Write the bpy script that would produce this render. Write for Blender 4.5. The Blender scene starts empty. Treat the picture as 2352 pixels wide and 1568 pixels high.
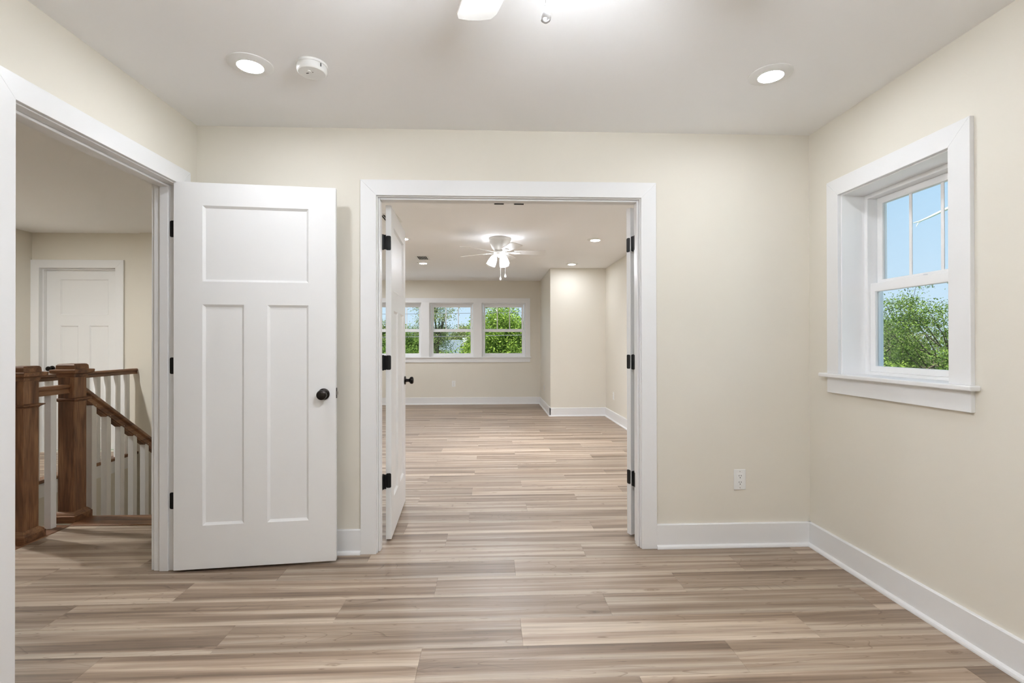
import bpy, bmesh, math, random
import numpy as np
from mathutils import Vector, Matrix

random.seed(7)
SC = bpy.context.scene
COL = SC.collection
PI = math.pi

# ------------------------------------------------------------------ camera, sky, sun, exposure
def set_camera():
    yaw, pitch, roll, h, f = 0.0419, 0.0035, -0.0017, 1.2044, 1153.04
    fw = Vector((math.sin(yaw) * math.cos(pitch), math.cos(yaw) * math.cos(pitch), math.sin(pitch)))
    r = Vector((math.cos(yaw), -math.sin(yaw), 0))
    u = r.cross(fw)
    r2 = r * math.cos(roll) + u * math.sin(roll)
    u2 = -r * math.sin(roll) + u * math.cos(roll)
    cd = bpy.data.cameras.new('camera')
    cd.sensor_width = 36.0
    cd.lens = 36.0 * f / 2352.0
    cd.clip_start = 0.02
    cd.clip_end = 500
    co = bpy.data.objects.new('camera', cd)
    m = Matrix((r2, u2, -fw)).transposed().to_4x4()
    m.translation = Vector((0, 0, h))
    co.matrix_world = m
    COL.objects.link(co)
    SC.camera = co
set_camera()

SC.view_settings.view_transform = 'Standard'
SC.view_settings.look = 'None'
SC.view_settings.gamma = 1.0
SC.view_settings.use_curve_mapping = False
SC.view_settings.exposure = 0.24
SC.cycles.use_denoising = True
SC.cycles.diffuse_bounces = 6
SC.cycles.use_adaptive_sampling = True
SC.cycles.adaptive_threshold = 0.06
SC.cycles.adaptive_min_samples = 16
SC.cycles.transparent_max_bounces = 16
SC.cycles.max_bounces = 8
SC.cycles.light_sampling_threshold = 0.02
SC.cycles.caustics_reflective = False
SC.cycles.caustics_refractive = False
SC.cycles.sample_clamp_indirect = 8.0

def set_world():
    w = bpy.data.worlds.new('sky')
    SC.world = w
    w.use_nodes = True
    nt = w.node_tree
    nt.nodes.clear()
    out = nt.nodes.new('ShaderNodeOutputWorld')
    bg = nt.nodes.new('ShaderNodeBackground')
    tc = nt.nodes.new('ShaderNodeTexCoord')
    sep = nt.nodes.new('ShaderNodeSeparateXYZ')
    rmp = nt.nodes.new('ShaderNodeValToRGB')
    rmp.color_ramp.elements[0].position = 0.0
    rmp.color_ramp.elements[0].color = (0.66, 0.82, 0.97, 1)
    rmp.color_ramp.elements[1].position = 1.0
    rmp.color_ramp.elements[1].color = (0.22, 0.42, 0.80, 1)
    e = rmp.color_ramp.elements.new(0.25)
    e.color = (0.48, 0.72, 0.96, 1)
    nt.links.new(tc.outputs['Generated'], sep.inputs[0])
    nt.links.new(sep.outputs['Z'], rmp.inputs['Fac'])
    nt.links.new(rmp.outputs[0], bg.inputs['Color'])
    bg.inputs['Strength'].default_value = 0.90
    nt.links.new(bg.outputs[0], out.inputs['Surface'])
set_world()

def set_sun():
    ld = bpy.data.lights.new('sun', 'SUN')
    ld.energy = 6.0
    ld.angle = math.radians(0.6)
    ld.color = (1.0, 0.95, 0.86)
    lo = bpy.data.objects.new('sun', ld)
    d = Vector((0.25, 0.35, -0.90))          # travels away from the camera, from behind the house
    lo.rotation_euler = d.to_track_quat('-Z', 'Y').to_euler()
    lo.location = (-20, -30, 40)
    COL.objects.link(lo)
set_sun()

# lamp strengths (used in the lamps' own builders)
L_REAR = 330.0       # added unseen pair above the viewpoint
L_DOWN = 150.0       # lens of the recessed downlights
L_FAR = 180.0
L_FAR2 = 330.0       # far-room downlights nearer the fan, plus the added doorway pair
L_BAY = 480.0        # added unseen lamp in the window bay of the far room
L_HALL = 1800.0  # added unseen lamp of the hall
L_SHADE = 112.0       # glass shades of the near fan light
L_SHADE_FAR = 8.0   # the far fan is dimmer
L_BULB, L_BULB_FAR = 60.0, 1900.0

# ------------------------------------------------------------------ helpers
def tag(o, label=None, cat=None, group=None, kind=None):
    if label: o['label'] = label
    if cat: o['category'] = cat
    if group: o['group'] = group
    if kind: o['kind'] = kind
    return o

def empty(name, loc=(0, 0, 0), rz=0.0, **k):
    o = bpy.data.objects.new(name, None)
    o.empty_display_size = 0.1
    o.location = loc
    o.rotation_euler = (0, 0, rz)
    COL.objects.link(o)
    return tag(o, **k)

class MB:
    def __init__(s):
        s.v = []; s.f = []
    def box(s, x0, x1, y0, y1, z0, z1):
        b = len(s.v)
        s.v += [(x0, y0, z0), (x1, y0, z0), (x1, y1, z0), (x0, y1, z0), (x0, y0, z1), (x1, y0, z1), (x1, y1, z1), (x0, y1, z1)]
        s.f += [[b + i for i in q] for q in ((0, 3, 2, 1), (4, 5, 6, 7), (0, 1, 5, 4), (1, 2, 6, 5), (2, 3, 7, 6), (3, 0, 4, 7))]
        return s
    def prism(s, poly, axis, a0, a1):
        b = len(s.v); n = len(poly)
        def P(p, a):
            return (a, p[0], p[1]) if axis == 0 else ((p[0], a, p[1]) if axis == 1 else (p[0], p[1], a))
        s.v += [P(p, a0) for p in poly] + [P(p, a1) for p in poly]
        s.f.append([b + i for i in range(n)][::-1]); s.f.append([b + n + i for i in range(n)])
        for i in range(n):
            j = (i + 1) % n
            s.f.append([b + i, b + j, b + n + j, b + n + i])
        return s
    def lathe(s, prof, n=24, c=(0, 0, 0), cap=True):
        b = len(s.v); m = len(prof)
        for (r, z) in prof:
            for k in range(n):
                a = 2 * PI * k / n
                s.v.append((c[0] + r * math.cos(a), c[1] + r * math.sin(a), c[2] + z))
        for i in range(m - 1):
            for k in range(n):
                l = (k + 1) % n
                s.f.append([b + i * n + k, b + i * n + l, b + (i + 1) * n + l, b + (i + 1) * n + k])
        if cap:
            s.f.append([b + k for k in range(n)][::-1]); s.f.append([b + (m - 1) * n + k for k in range(n)])
        return s
    def tube(s, pts, rad, n=6, cap=True):
        pts = [Vector(p) for p in pts]
        if not isinstance(rad, (list, tuple)): rad = [rad] * len(pts)
        b = len(s.v)
        up = None
        for i, p in enumerate(pts):
            t = (pts[min(i + 1, len(pts) - 1)] - pts[max(i - 1, 0)]).normalized()
            if up is None:
                up = Vector((0, 0, 1)) if abs(t.z) < 0.9 else Vector((1, 0, 0))
            x = t.cross(up)
            if x.length < 1e-5: x = t.cross(Vector((0, 1, 0.3)))
            x.normalize(); y = x.cross(t).normalized(); up = y
            for k in range(n):
                a = 2 * PI * k / n
                s.v.append(tuple(p + (x * math.cos(a) + y * math.sin(a)) * rad[i]))
        for i in range(len(pts) - 1):
            for k in range(n):
                l = (k + 1) % n
                s.f.append([b + i * n + k, b + i * n + l, b + (i + 1) * n + l, b + (i + 1) * n + k])
        if cap:
            s.f.append([b + k for k in range(n)]); s.f.append([b + (len(pts) - 1) * n + k for k in range(n)][::-1])
        return s
    def mesh(s, name, mat=None, smooth=False, bevel=0.0, seg=2):
        bm = bmesh.new()
        vs = [bm.verts.new(p) for p in s.v]
        for f in s.f:
            try: bm.faces.new([vs[i] for i in f])
            except ValueError: pass
        bmesh.ops.recalc_face_normals(bm, faces=bm.faces)
        if bevel > 0:
            es = [e for e in bm.edges if len(e.link_faces) == 2 and e.calc_face_angle(0) > 0.6]
            bmesh.ops.bevel(bm, geom=es, offset=bevel, offset_type='OFFSET', segments=seg, profile=0.5, affect='EDGES', clamp_overlap=True)
        me = bpy.data.meshes.new(name)
        bm.to_mesh(me); bm.free()
        if mat: me.materials.append(mat)
        if smooth:
            for p in me.polygons: p.use_smooth = True
            try: me.set_sharp_from_angle(angle=math.radians(35))
            except Exception: pass
        return me
    def build(s, name, mat, parent=None, smooth=False, bevel=0.0, seg=2, loc=None, rot=None, world=False):
        me = s.mesh(name, mat, smooth, bevel, seg)
        return link(name, me, parent, loc, rot, world)

def link(name, me, parent=None, loc=None, rot=None, world=False):
    o = bpy.data.objects.new(name, me)
    COL.objects.link(o)
    if loc: o.location = loc
    if rot: o.rotation_euler = rot
    if parent is not None:
        o.parent = parent
        if world:
            o.matrix_parent_inverse = parent.matrix_basis.inverted()
    return o

def copy_tree(o, parent=None):
    c = o.copy(); COL.objects.link(c)
    if parent is not None: c.parent = parent
    for ch in list(o.children):
        copy_tree(ch, c)
    return c

def grid_slab(us, vs, solid, w0, w1, axis):
    """connected slab on a grid of cells; axis = direction of the thickness"""
    mb = MB(); idx = {}
    def V(i, j, k):
        key = (i, j, k)
        if key not in idx:
            u, v, w = us[i], vs[j], (w0, w1)[k]
            p = (w, u, v) if axis == 0 else ((u, w, v) if axis == 1 else (u, v, w))
            idx[key] = len(mb.v); mb.v.append(p)
        return idx[key]
    nu, nv = len(us) - 1, len(vs) - 1
    S = [[bool(solid(0.5 * (us[i] + us[i + 1]), 0.5 * (vs[j] + vs[j + 1]))) for j in range(nv)] for i in range(nu)]
    g = lambda i, j: 0 <= i < nu and 0 <= j < nv and S[i][j]
    for i in range(nu):
        for j in range(nv):
            if not S[i][j]: continue
            for k in (0, 1):
                mb.f.append([V(i, j, k), V(i + 1, j, k), V(i + 1, j + 1, k), V(i, j + 1, k)])
            if not g(i - 1, j): mb.f.append([V(i, j, 0), V(i, j + 1, 0), V(i, j + 1, 1), V(i, j, 1)])
            if not g(i + 1, j): mb.f.append([V(i + 1, j, 0), V(i + 1, j + 1, 0), V(i + 1, j + 1, 1), V(i + 1, j, 1)])
            if not g(i, j - 1): mb.f.append([V(i, j, 0), V(i + 1, j, 0), V(i + 1, j, 1), V(i, j, 1)])
            if not g(i, j + 1): mb.f.append([V(i, j + 1, 0), V(i + 1, j + 1, 0), V(i + 1, j + 1, 1), V(i, j + 1, 1)])
    return mb

def slab_holes(u0, u1, v0, v1, holes, w0, w1, axis):
    us = sorted({u0, u1, *[h[0] for h in holes], *[h[1] for h in holes]})
    vs = sorted({v0, v1, *[max(v0, h[2]) for h in holes], *[h[3] for h in holes]})
    return grid_slab(us, vs, lambda u, v: not any(h[0] < u < h[1] and h[2] < v < h[3] for h in holes), w0, w1, axis)

def fast_mesh(name, V, F, mat, parent=None):
    me = bpy.data.meshes.new(name)
    n, m, k = len(V), len(F), F.shape[1]
    me.vertices.add(n); me.vertices.foreach_set('co', V.astype(np.float32).ravel())
    me.loops.add(m * k); me.loops.foreach_set('vertex_index', F.astype(np.int32).ravel())
    me.polygons.add(m)
    me.polygons.foreach_set('loop_start', np.arange(0, m * k, k, dtype=np.int32))
    me.polygons.foreach_set('loop_total', np.full(m, k, dtype=np.int32))
    me.update(calc_edges=True)
    me.materials.append(mat)
    return link(name, me, parent)

# ------------------------------------------------------------------ materials
def newmat(name):
    m = bpy.data.materials.new(name); m.use_nodes = True
    nt = m.node_tree
    return m, nt, nt.nodes['Principled BSDF'], nt.links

def N(nt, t, **k):
    n = nt.nodes.new(t)
    for a, b in k.items():
        if hasattr(n, a): setattr(n, a, b)
        else: n.inputs[a].default_value = b
    return n

def paint(name, col, rough=0.55, scale=3.0, spec=0.4):
    """flat paint: one cheap noise gives a faint roller mottle"""
    m, nt, p, L = newmat(name)
    tc = N(nt, 'ShaderNodeTexCoord')
    n2 = N(nt, 'ShaderNodeTexNoise'); n2.inputs['Scale'].default_value = scale; n2.inputs['Detail'].default_value = 0
    L.new(tc.outputs['Object'], n2.inputs['Vector'])
    mx = N(nt, 'ShaderNodeMixRGB'); mx.inputs['Color1'].default_value = (*[c * 0.985 for c in col], 1); mx.inputs['Color2'].default_value = (*col, 1)
    L.new(n2.outputs['Fac'], mx.inputs['Fac'])
    L.new(mx.outputs[0], p.inputs['Base Color'])
    p.inputs['Roughness'].default_value = rough
    p.inputs['Specular IOR Level'].default_value = spec
    return m

def plain(name, col, rough=0.4, metal=0.0, spec=0.5):
    m, nt, p, L = newmat(name)
    p.inputs['Base Color'].default_value = (*col, 1)
    p.inputs['Roughness'].default_value = rough
    p.inputs['Metallic'].default_value = metal
    p.inputs['Specular IOR Level'].default_value = spec
    return m

def emit(name, col, s):
    m, nt, p, L = newmat(name)
    p.inputs['Base Color'].default_value = (*col, 1)
    p.inputs['Emission Color'].default_value = (*col, 1)
    p.inputs['Emission Strength'].default_value = s
    p.inputs['Roughness'].default_value = 0.4
    return m

def glass():
    m = bpy.data.materials.new('window_glass'); m.use_nodes = True
    nt = m.node_tree; nt.nodes.clear(); L = nt.links
    out = N(nt, 'ShaderNodeOutputMaterial'); mix = N(nt, 'ShaderNodeMixShader')
    tr = N(nt, 'ShaderNodeBsdfTransparent'); tr.inputs['Color'].default_value = (0.97, 0.985, 0.98, 1)
    gl = N(nt, 'ShaderNodeBsdfGlossy'); gl.inputs['Roughness'].default_value = 0.01
    lw = N(nt, 'ShaderNodeFresnel'); lw.inputs['IOR'].default_value = 1.2
    L.new(lw.outputs[0], mix.inputs['Fac']); L.new(tr.outputs[0], mix.inputs[1]); L.new(gl.outputs[0], mix.inputs[2])
    L.new(mix.outputs[0], out.inputs['Surface'])
    return m

def floor_wood(name, per_object=True):
    m, nt, p, L = newmat(name)
    tc = N(nt, 'ShaderNodeTexCoord')
    oi = N(nt, 'ShaderNodeObjectInfo')
    rnd = N(nt, 'ShaderNodeMath', operation='MULTIPLY'); rnd.inputs[1].default_value = 61.7
    L.new(oi.outputs['Random'], rnd.inputs[0])
    cmb = N(nt, 'ShaderNodeCombineXYZ')
    L.new(rnd.outputs[0], cmb.inputs[0]); L.new(rnd.outputs[0], cmb.inputs[1]); L.new(rnd.outputs[0], cmb.inputs[2])
    add = N(nt, 'ShaderNodeVectorMath', operation='ADD')
    L.new(tc.outputs['Object'], add.inputs[0]); L.new(cmb.outputs[0], add.inputs[1])
    def mapped(sx, sy, sz=1.0):
        mp = N(nt, 'ShaderNodeMapping'); mp.inputs['Scale'].default_value = (sx, sy, sz)
        L.new(add.outputs[0], mp.inputs['Vector']); return mp
    def noise(mp, detail=3, rough=0.55, dist=0.0):
        n = N(nt, 'ShaderNodeTexNoise'); n.inputs['Scale'].default_value = 1.0
        n.inputs['Detail'].default_value = detail; n.inputs['Roughness'].default_value = rough; n.inputs['Distortion'].default_value = dist
        L.new(mp.outputs[0], n.inputs['Vector']); return n
    def ramp(src, stops):
        r = N(nt, 'ShaderNodeValToRGB'); cr = r.color_ramp
        cr.elements[0].position = stops[0][0]; cr.elements[0].color = (*stops[0][1], 1)
        cr.elements[1].position = stops[-1][0]; cr.elements[1].color = (*stops[-1][1], 1)
        for q in stops[1:-1]:
            e = cr.elements.new(q[0]); e.color = (*q[1], 1)
        L.new(src, r.inputs['Fac']); return r
    def mul(a, b, fac=1.0, mode='MULTIPLY'):
        x = N(nt, 'ShaderNodeMixRGB', blend_type=mode); x.inputs['Fac'].default_value = fac
        L.new(a, x.inputs['Color1']); L.new(b, x.inputs['Color2']); return x
    broad = noise(mapped(0.6, 19.0), 3, 0.5, 0.35)
    base = ramp(broad.outputs['Fac'], [(0.30, (0.200, 0.138, 0.094)), (0.43, (0.33, 0.240, 0.170)), (0.54, (0.455, 0.345, 0.255)), (0.66, (0.62, 0.515, 0.408))])
    # paler sapwood band along one long edge of every board
    sy = N(nt, 'ShaderNodeSeparateXYZ'); L.new(tc.outputs['Object'], sy.inputs[0])
    wob = noise(mapped(1.3, 6.0), 1, 0.5)
    wm = N(nt, 'ShaderNodeMath', operation='MULTIPLY_ADD'); wm.inputs[1].default_value = 0.075
    L.new(wob.outputs['Fac'], wm.inputs[0]); L.new(sy.outputs['Y'], wm.inputs[2])
    sb = N(nt, 'ShaderNodeMapRange', interpolation_type='SMOOTHSTEP')
    sb.inputs['From Min'].default_value = -0.020; sb.inputs['From Max'].default_value = -0.045
    sb.inputs['To Min'].default_value = 0.0; sb.inputs['To Max'].default_value = 0.75
    L.new(wm.outputs[0], sb.inputs['Value'])
    sap = N(nt, 'ShaderNodeMixRGB'); sap.inputs['Color2'].default_value = (0.64, 0.53, 0.42, 1)
    L.new(sb.outputs[0], sap.inputs['Fac']); L.new(base.outputs[0], sap.inputs['Color1'])
    base = sap
    tone = N(nt, 'ShaderNodeMapRange'); tone.inputs['To Min'].default_value = 0.68; tone.inputs['To Max'].default_value = 0.90
    L.new(oi.outputs['Random'], tone.inputs['Value'])
    c = mul(base.outputs[0], tone.outputs[0])
    mid = noise(mapped(1.6, 70.0), 4, 0.6, 0.25)
    rm = ramp(mid.outputs['Fac'], [(0.28, (0.70, 0.67, 0.64)), (0.6, (1.08, 1.08, 1.08))])
    c = mul(c.outputs[0], rm.outputs[0], 0.8)
    fine = noise(mapped(7.0, 420.0), 3, 0.6)
    rf = ramp(fine.outputs['Fac'], [(0.3, (0.86, 0.85, 0.84)), (0.62, (1.05, 1.05, 1.05))])
    c = mul(c.outputs[0], rf.outputs[0], 0.7)
    fleck = noise(mapped(14.0, 110.0), 1, 0.5, 0.2)
    rfl = ramp(fleck.outputs['Fac'], [(0.70, (1, 1, 1)), (0.80, (0.42, 0.36, 0.31))])
    c = mul(c.outputs[0], rfl.outputs[0], 0.85)
    # cathedral grain: thin dark contour lines of a stretched noise
    cath = noise(mapped(1.1, 7.0), 1, 0.4, 0.6)
    m9 = N(nt, 'ShaderNodeMath', operation='MULTIPLY'); m9.inputs[1].default_value = 17.0
    L.new(cath.outputs['Fac'], m9.inputs[0])
    fr = N(nt, 'ShaderNodeMath', operation='FRACT'); L.new(m9.outputs[0], fr.inputs[0])
    rl = ramp(fr.outputs[0], [(0.0, (0.62, 0.57, 0.53)), (0.10, (1, 1, 1)), (1.0, (1, 1, 1))])
    gate = noise(mapped(0.9, 5.0), 1, 0.5)
    rg = ramp(gate.outputs['Fac'], [(0.46, (0, 0, 0)), (0.56, (1, 1, 1))])
    x = N(nt, 'ShaderNodeMixRGB', blend_type='MULTIPLY'); L.new(rg.outputs[0], x.inputs['Fac'])
    L.new(c.outputs[0], x.inputs['Color1']); L.new(rl.outputs[0], x.inputs['Color2']); c = x
    # knots
    vo = N(nt, 'ShaderNodeTexVoronoi'); vo.inputs['Scale'].default_value = 1.0; vo.inputs['Randomness'].default_value = 1.0
    nd = noise(mapped(9.0, 30.0), 2, 0.5)
    mpk = mapped(4.2, 12.0)
    ad2 = N(nt, 'ShaderNodeMixRGB', blend_type='ADD'); ad2.inputs['Fac'].default_value = 0.22
    L.new(mpk.outputs[0], ad2.inputs['Color1']); L.new(nd.outputs['Color'], ad2.inputs['Color2'])
    L.new(ad2.outputs[0], vo.inputs['Vector'])
    rk = ramp(vo.outputs['Distance'], [(0.025, (0.34, 0.28, 0.24)), (0.06, (0.78, 0.74, 0.70)), (0.085, (0.60, 0.55, 0.50)), (0.11, (0.90, 0.88, 0.86)), (0.13, (0.72, 0.68, 0.64)), (0.19, (1, 1, 1))])
    skc = N(nt, 'ShaderNodeSeparateColor'); L.new(vo.outputs['Color'], skc.inputs[0])
    rgk = ramp(skc.outputs[0], [(0.80, (0, 0, 0)), (0.82, (1, 1, 1))])
    x = N(nt, 'ShaderNodeMixRGB', blend_type='MULTIPLY'); L.new(rgk.outputs[0], x.inputs['Fac'])
    L.new(c.outputs[0], x.inputs['Color1']); L.new(rk.outputs[0], x.inputs['Color2']); c = x
    L.new(c.outputs[0], p.inputs['Base Color'])
    rr = N(nt, 'ShaderNodeMapRange'); rr.inputs['To Min'].default_value = 0.36; rr.inputs['To Max'].default_value = 0.50
    L.new(mid.outputs['Fac'], rr.inputs['Value']); L.new(rr.outputs[0], p.inputs['Roughness'])
    b = N(nt, 'ShaderNodeBump'); b.inputs['Strength'].default_value = 0.10; b.inputs['Distance'].default_value = 0.002
    L.new(fine.outputs['Fac'], b.inputs['Height']); L.new(b.outputs[0], p.inputs['Normal'])
    p.inputs['Specular IOR Level'].default_value = 0.5
    return m

def stained(name, axis):
    m, nt, p, L = newmat(name)
    tc = N(nt, 'ShaderNodeTexCoord')
    def mapped(along, across):
        s = [across] * 3; s[axis] = along
        mp = N(nt, 'ShaderNodeMapping'); mp.inputs['Scale'].default_value = s
        L.new(tc.outputs['Object'], mp.inputs['Vector']); return mp
    n = N(nt, 'ShaderNodeTexNoise'); n.inputs['Scale'].default_value = 1; n.inputs['Detail'].default_value = 3; n.inputs['Distortion'].default_value = 1.2
    L.new(mapped(2.0, 16.0).outputs[0], n.inputs['Vector'])
    n2 = N(nt, 'ShaderNodeTexNoise'); n2.inputs['Scale'].default_value = 1; n2.inputs['Detail'].default_value = 4
    L.new(mapped(9.0, 190.0).outputs[0], n2.inputs['Vector'])
    r = N(nt, 'ShaderNodeValToRGB'); cr = r.color_ramp
    cr.elements[0].position = 0.3; cr.elements[0].color = (0.095, 0.042, 0.020, 1)
    cr.elements[1].position = 0.72; cr.elements[1].color = (0.34, 0.175, 0.085, 1)
    e = cr.elements.new(0.5); e.color = (0.215, 0.100, 0.046, 1)
    L.new(n.outputs['Fac'], r.inputs['Fac'])
    r2 = N(nt, 'ShaderNodeValToRGB'); r2.color_ramp.elements[0].position = 0.35; r2.color_ramp.elements[0].color = (0.6, 0.57, 0.55, 1); r2.color_ramp.elements[1].position = 0.6
    L.new(n2.outputs['Fac'], r2.inputs['Fac'])
    x = N(nt, 'ShaderNodeMixRGB', blend_type='MULTIPLY'); x.inputs['Fac'].default_value = 0.8
    L.new(r.outputs[0], x.inputs['Color1']); L.new(r2.outputs[0], x.inputs['Color2'])
    L.new(x.outputs[0], p.inputs['Base Color'])
    p.inputs['Roughness'].default_value = 0.42
    return m

def leafmat(name, c0, c1, trans=0.35):
    m = bpy.data.materials.new(name); m.use_nodes = True
    nt = m.node_tree; nt.nodes.clear(); L = nt.links
    out = N(nt, 'ShaderNodeOutputMaterial'); mix = N(nt, 'ShaderNodeMixShader'); mix.inputs['Fac'].default_value = trans
    g = N(nt, 'ShaderNodeNewGeometry')
    r = N(nt, 'ShaderNodeValToRGB'); r.color_ramp.elements[0].color = (*c0, 1); r.color_ramp.elements[1].color = (*c1, 1)
    L.new(g.outputs['Random Per Island'], r.inputs['Fac'])
    d = N(nt, 'ShaderNodeBsdfDiffuse'); t = N(nt, 'ShaderNodeBsdfTranslucent')
    L.new(r.outputs[0], d.inputs['Color']); L.new(r.outputs[0], t.inputs['Color'])
    L.new(d.outputs[0], mix.inputs[1]); L.new(t.outputs[0], mix.inputs[2]); L.new(mix.outputs[0], out.inputs['Surface'])
    return m

WALL = paint('cream_wall_paint', (0.738, 0.70, 0.618), 0.6)
CEIL = paint('flat_ceiling_paint', (0.92, 0.92, 0.92), 0.85, 3.0, 0.2)
TRIM = paint('white_trim_enamel', (0.80, 0.80, 0.80), 0.32)
DOORM = paint('white_door_enamel', (0.81, 0.81, 0.805), 0.36)
VINYL = plain('white_vinyl', (0.90, 0.90, 0.90), 0.3)
PLASTIC = plain('white_plastic', (0.80, 0.80, 0.78), 0.35)
FANW = plain('fan_white_enamel', (0.76, 0.75, 0.72), 0.35)
BLADE = plain('fan_blade_white', (0.78, 0.77, 0.74), 0.4)
BLACK = plain('matte_black_metal', (0.012, 0.012, 0.012), 0.4, 0.5)
BRONZE = plain('dark_bronze', (0.022, 0.018, 0.016), 0.25, 0.8)
STEEL = plain('brushed_steel', (0.45, 0.42, 0.38), 0.35, 0.9)
DARK = plain('dark_hole', (0.01, 0.01, 0.01), 0.8)
GREYD = plain('duct_grey', (0.03, 0.03, 0.03), 0.8)
CHAIN = plain('chain_metal', (0.6, 0.6, 0.58), 0.25, 0.8)
CRYSTAL = plain('pendant_acrylic', (0.9, 0.9, 0.9), 0.2)
CRYSTAL.node_tree.nodes['Principled BSDF'].inputs['Transmission Weight'].default_value = 0.5
GLASS = glass()
PLANK = floor_wood('vinyl_plank')
SUB = plain('subfloor', (0.16, 0.12, 0.09), 0.8)
STZ, STX, STY = stained('stained_oak_upright', 2), stained('stained_oak_across', 0), stained('stained_oak_lengthwise', 1)
LENS = emit('downlight_lens', (0.955, 1.0, 1.075), L_DOWN)
LENSF = emit('downlight_lens_far_room', (0.955, 1.0, 1.075), L_FAR)
LENSG = emit('downlight_lens_far_room_bright', (0.955, 1.0, 1.075), L_FAR2)
LENSR = emit('added_downlight_lens_rear', (0.955, 1.0, 1.075), L_REAR)
LENSB = emit('added_downlight_lens_bay', (0.955, 1.0, 1.075), L_BAY)
LENSH = emit('added_downlight_lens_hall', (0.99, 1.0, 0.99), L_HALL)
SHADE = emit('lit_frosted_glass', (0.955, 1.0, 1.075), L_SHADE)
BULB = emit('lit_bulb', (0.955, 1.0, 1.075), L_BULB)
BULBF = emit('lit_bulb_far', (0.955, 1.0, 1.075), L_BULB_FAR)
SHADEF = emit('lit_frosted_glass_far', (0.955, 1.0, 1.075), L_SHADE_FAR)

# ------------------------------------------------------------------ dimensions
H = 2.444
XL, XR = -1.669, 1.9015        # side walls of the room
D, D2 = 2.923, 3.04            # wall with the double doors
YB = -0.95                     # wall behind the camera
YF = 9.95                      # far wall of the far room
XS = -1.79                     # hall face of the left wall
XV0, XV1 = -3.965, -2.795      # stairwell opening
YH = 5.80                      # far wall of the hall
ZL = -2.8

def struct(o, label, cat):
    return tag(o, label, cat, kind='structure')

# ------------------------------------------------------------------ floor with planks
P, PL = 0.200, 1.219
def seam_offset(k):
    if k < 6: return (0.126, 0.535, 0.945)[k % 3]
    return (0.664, 1.066, 0.26)[k % 3]
us = sorted([-5.20, XV0 - 0.06, XV1, XS, XL, -2.52, 0.98, 2.15, -1.5])
vs = sorted([-1.10, 3.13, 3.44, 3.60, 5.86, 5.95, 8.25, 10.12])
def floor_solid(x, y):
    if XV0 - 0.06 < x < XV1 and 3.13 < y < 5.86: return False
    if XV1 < x < XS and 3.60 < y < 5.86: return False
    if x < -2.52 and y > 5.95: return False
    return True
floor = grid_slab(us, vs, floor_solid, -0.30, -0.0065, 2).build('floor', SUB)
struct(floor, 'grey-brown wood plank floor running through both rooms and the hall', 'floor')
R5 = 2.0 + 5 * P
REG = [(-5.10, XR, 0.6, R5), (XS, XR, R5, 5.95), (-2.52, XR, 5.95, 8.25), (-2.52, 0.98, 8.25, YF),
       (XV1, XS, R5, 3.44), (-5.10, XV0 - 0.09, R5, YH), (XV0 - 0.09, XV1, R5, 3.06)]
def plank_mesh(x0, x1, y0, y1):
    g = 0.0002; c = 0.0006; zt = 0.0; zb = -0.006
    x0 += g; x1 -= g; y0 += g; y1 -= g
    m = MB()
    m.v = [(x0, y0, zb), (x1, y0, zb), (x1, y1, zb), (x0, y1, zb), (x0, y0, zt - c), (x1, y0, zt - c), (x1, y1, zt - c), (x0, y1, zt - c),
           (x0 + c, y0 + c, zt), (x1 - c, y0 + c, zt), (x1 - c, y1 - c, zt), (x0 + c, y1 - c, zt)]
    m.f = [[8, 9, 10, 11]]
    for i in range(4):
        j = (i + 1) % 4
        m.f += [[i, j, 4 + j, 4 + i], [4 + i, 4 + j, 8 + j, 8 + i]]
    return m.mesh('plank', PLANK)
full_plank = plank_mesh(-PL / 2, PL / 2, -P / 2, P / 2)
for k in range(-7, 40):
    y0, y1 = 2.0 + k * P, 2.0 + (k + 1) * P
    s = seam_offset(k) - 5 * PL
    while s < XR:
        x0, x1 = s, s + PL
        s += PL
        for (a0, a1, b0, b1) in REG:
            c0, c1, d0, d1 = max(x0, a0), min(x1, a1), max(y0, b0), min(y1, b1)
            if c1 - c0 < 0.02 or d1 - d0 < 0.02: continue
            cx, cy = (x0 + x1) / 2, (y0 + y1) / 2
            if abs(c1 - c0 - PL) < 1e-4 and abs(d1 - d0 - P) < 1e-4: me = full_plank
            else: me = plank_mesh(c0 - cx, c1 - cx, d0 - cy, d1 - cy)
            link('plank', me, floor, (cx, cy, 0))

# ------------------------------------------------------------------ ceiling and walls
c = MB().box(-5.25, 2.20, -1.15, 10.20, H, H + 0.25).build('ceiling', CEIL)
struct(c, 'flat white painted ceiling over the rooms and hall', 'ceiling')

OPX0, OPX1, OPZ = -0.672, 0.896, 2.07          # rough opening, double doors
w = slab_holes(XS, XR + 0.02, 0.0, H, [(OPX0, OPX1, -1, OPZ)], D, D2, 1).build('wall_back', WALL)
struct(w, 'cream wall with the wide cased double-door opening', 'wall')
w = slab_holes(YB, D, 0.0, H, [(1.79, 2.767, -1, OPZ)], XS, XL, 0).build('wall_left', WALL)
struct(w, 'cream side wall with the cased doorway to the hall', 'wall')
w = MB().box(XS, XL, D2, 5.95, ZL, H).build('wall_stair', WALL)
struct(w, 'cream wall between the staircase and the far room', 'wall')
WY0, WY1, WZ0, WZ1 = 1.985, 2.655, 1.015, 2.013
w = slab_holes(YB - 0.12, 10.12, 0.0, H, [(WY0, WY1, WZ0, WZ1)], XR, XR + 0.15, 0).build('wall_right', WALL)
struct(w, 'cream outside wall with the small window', 'wall')
w = MB().box(XS, XR + 0.02, YB - 0.12, YB, 0, H).build('wall_rear', WALL)
struct(w, 'cream wall behind the viewpoint', 'wall')
FW = [(-2.250, -1.365), (-1.220, -0.335), (-0.190, 0.695)]
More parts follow.
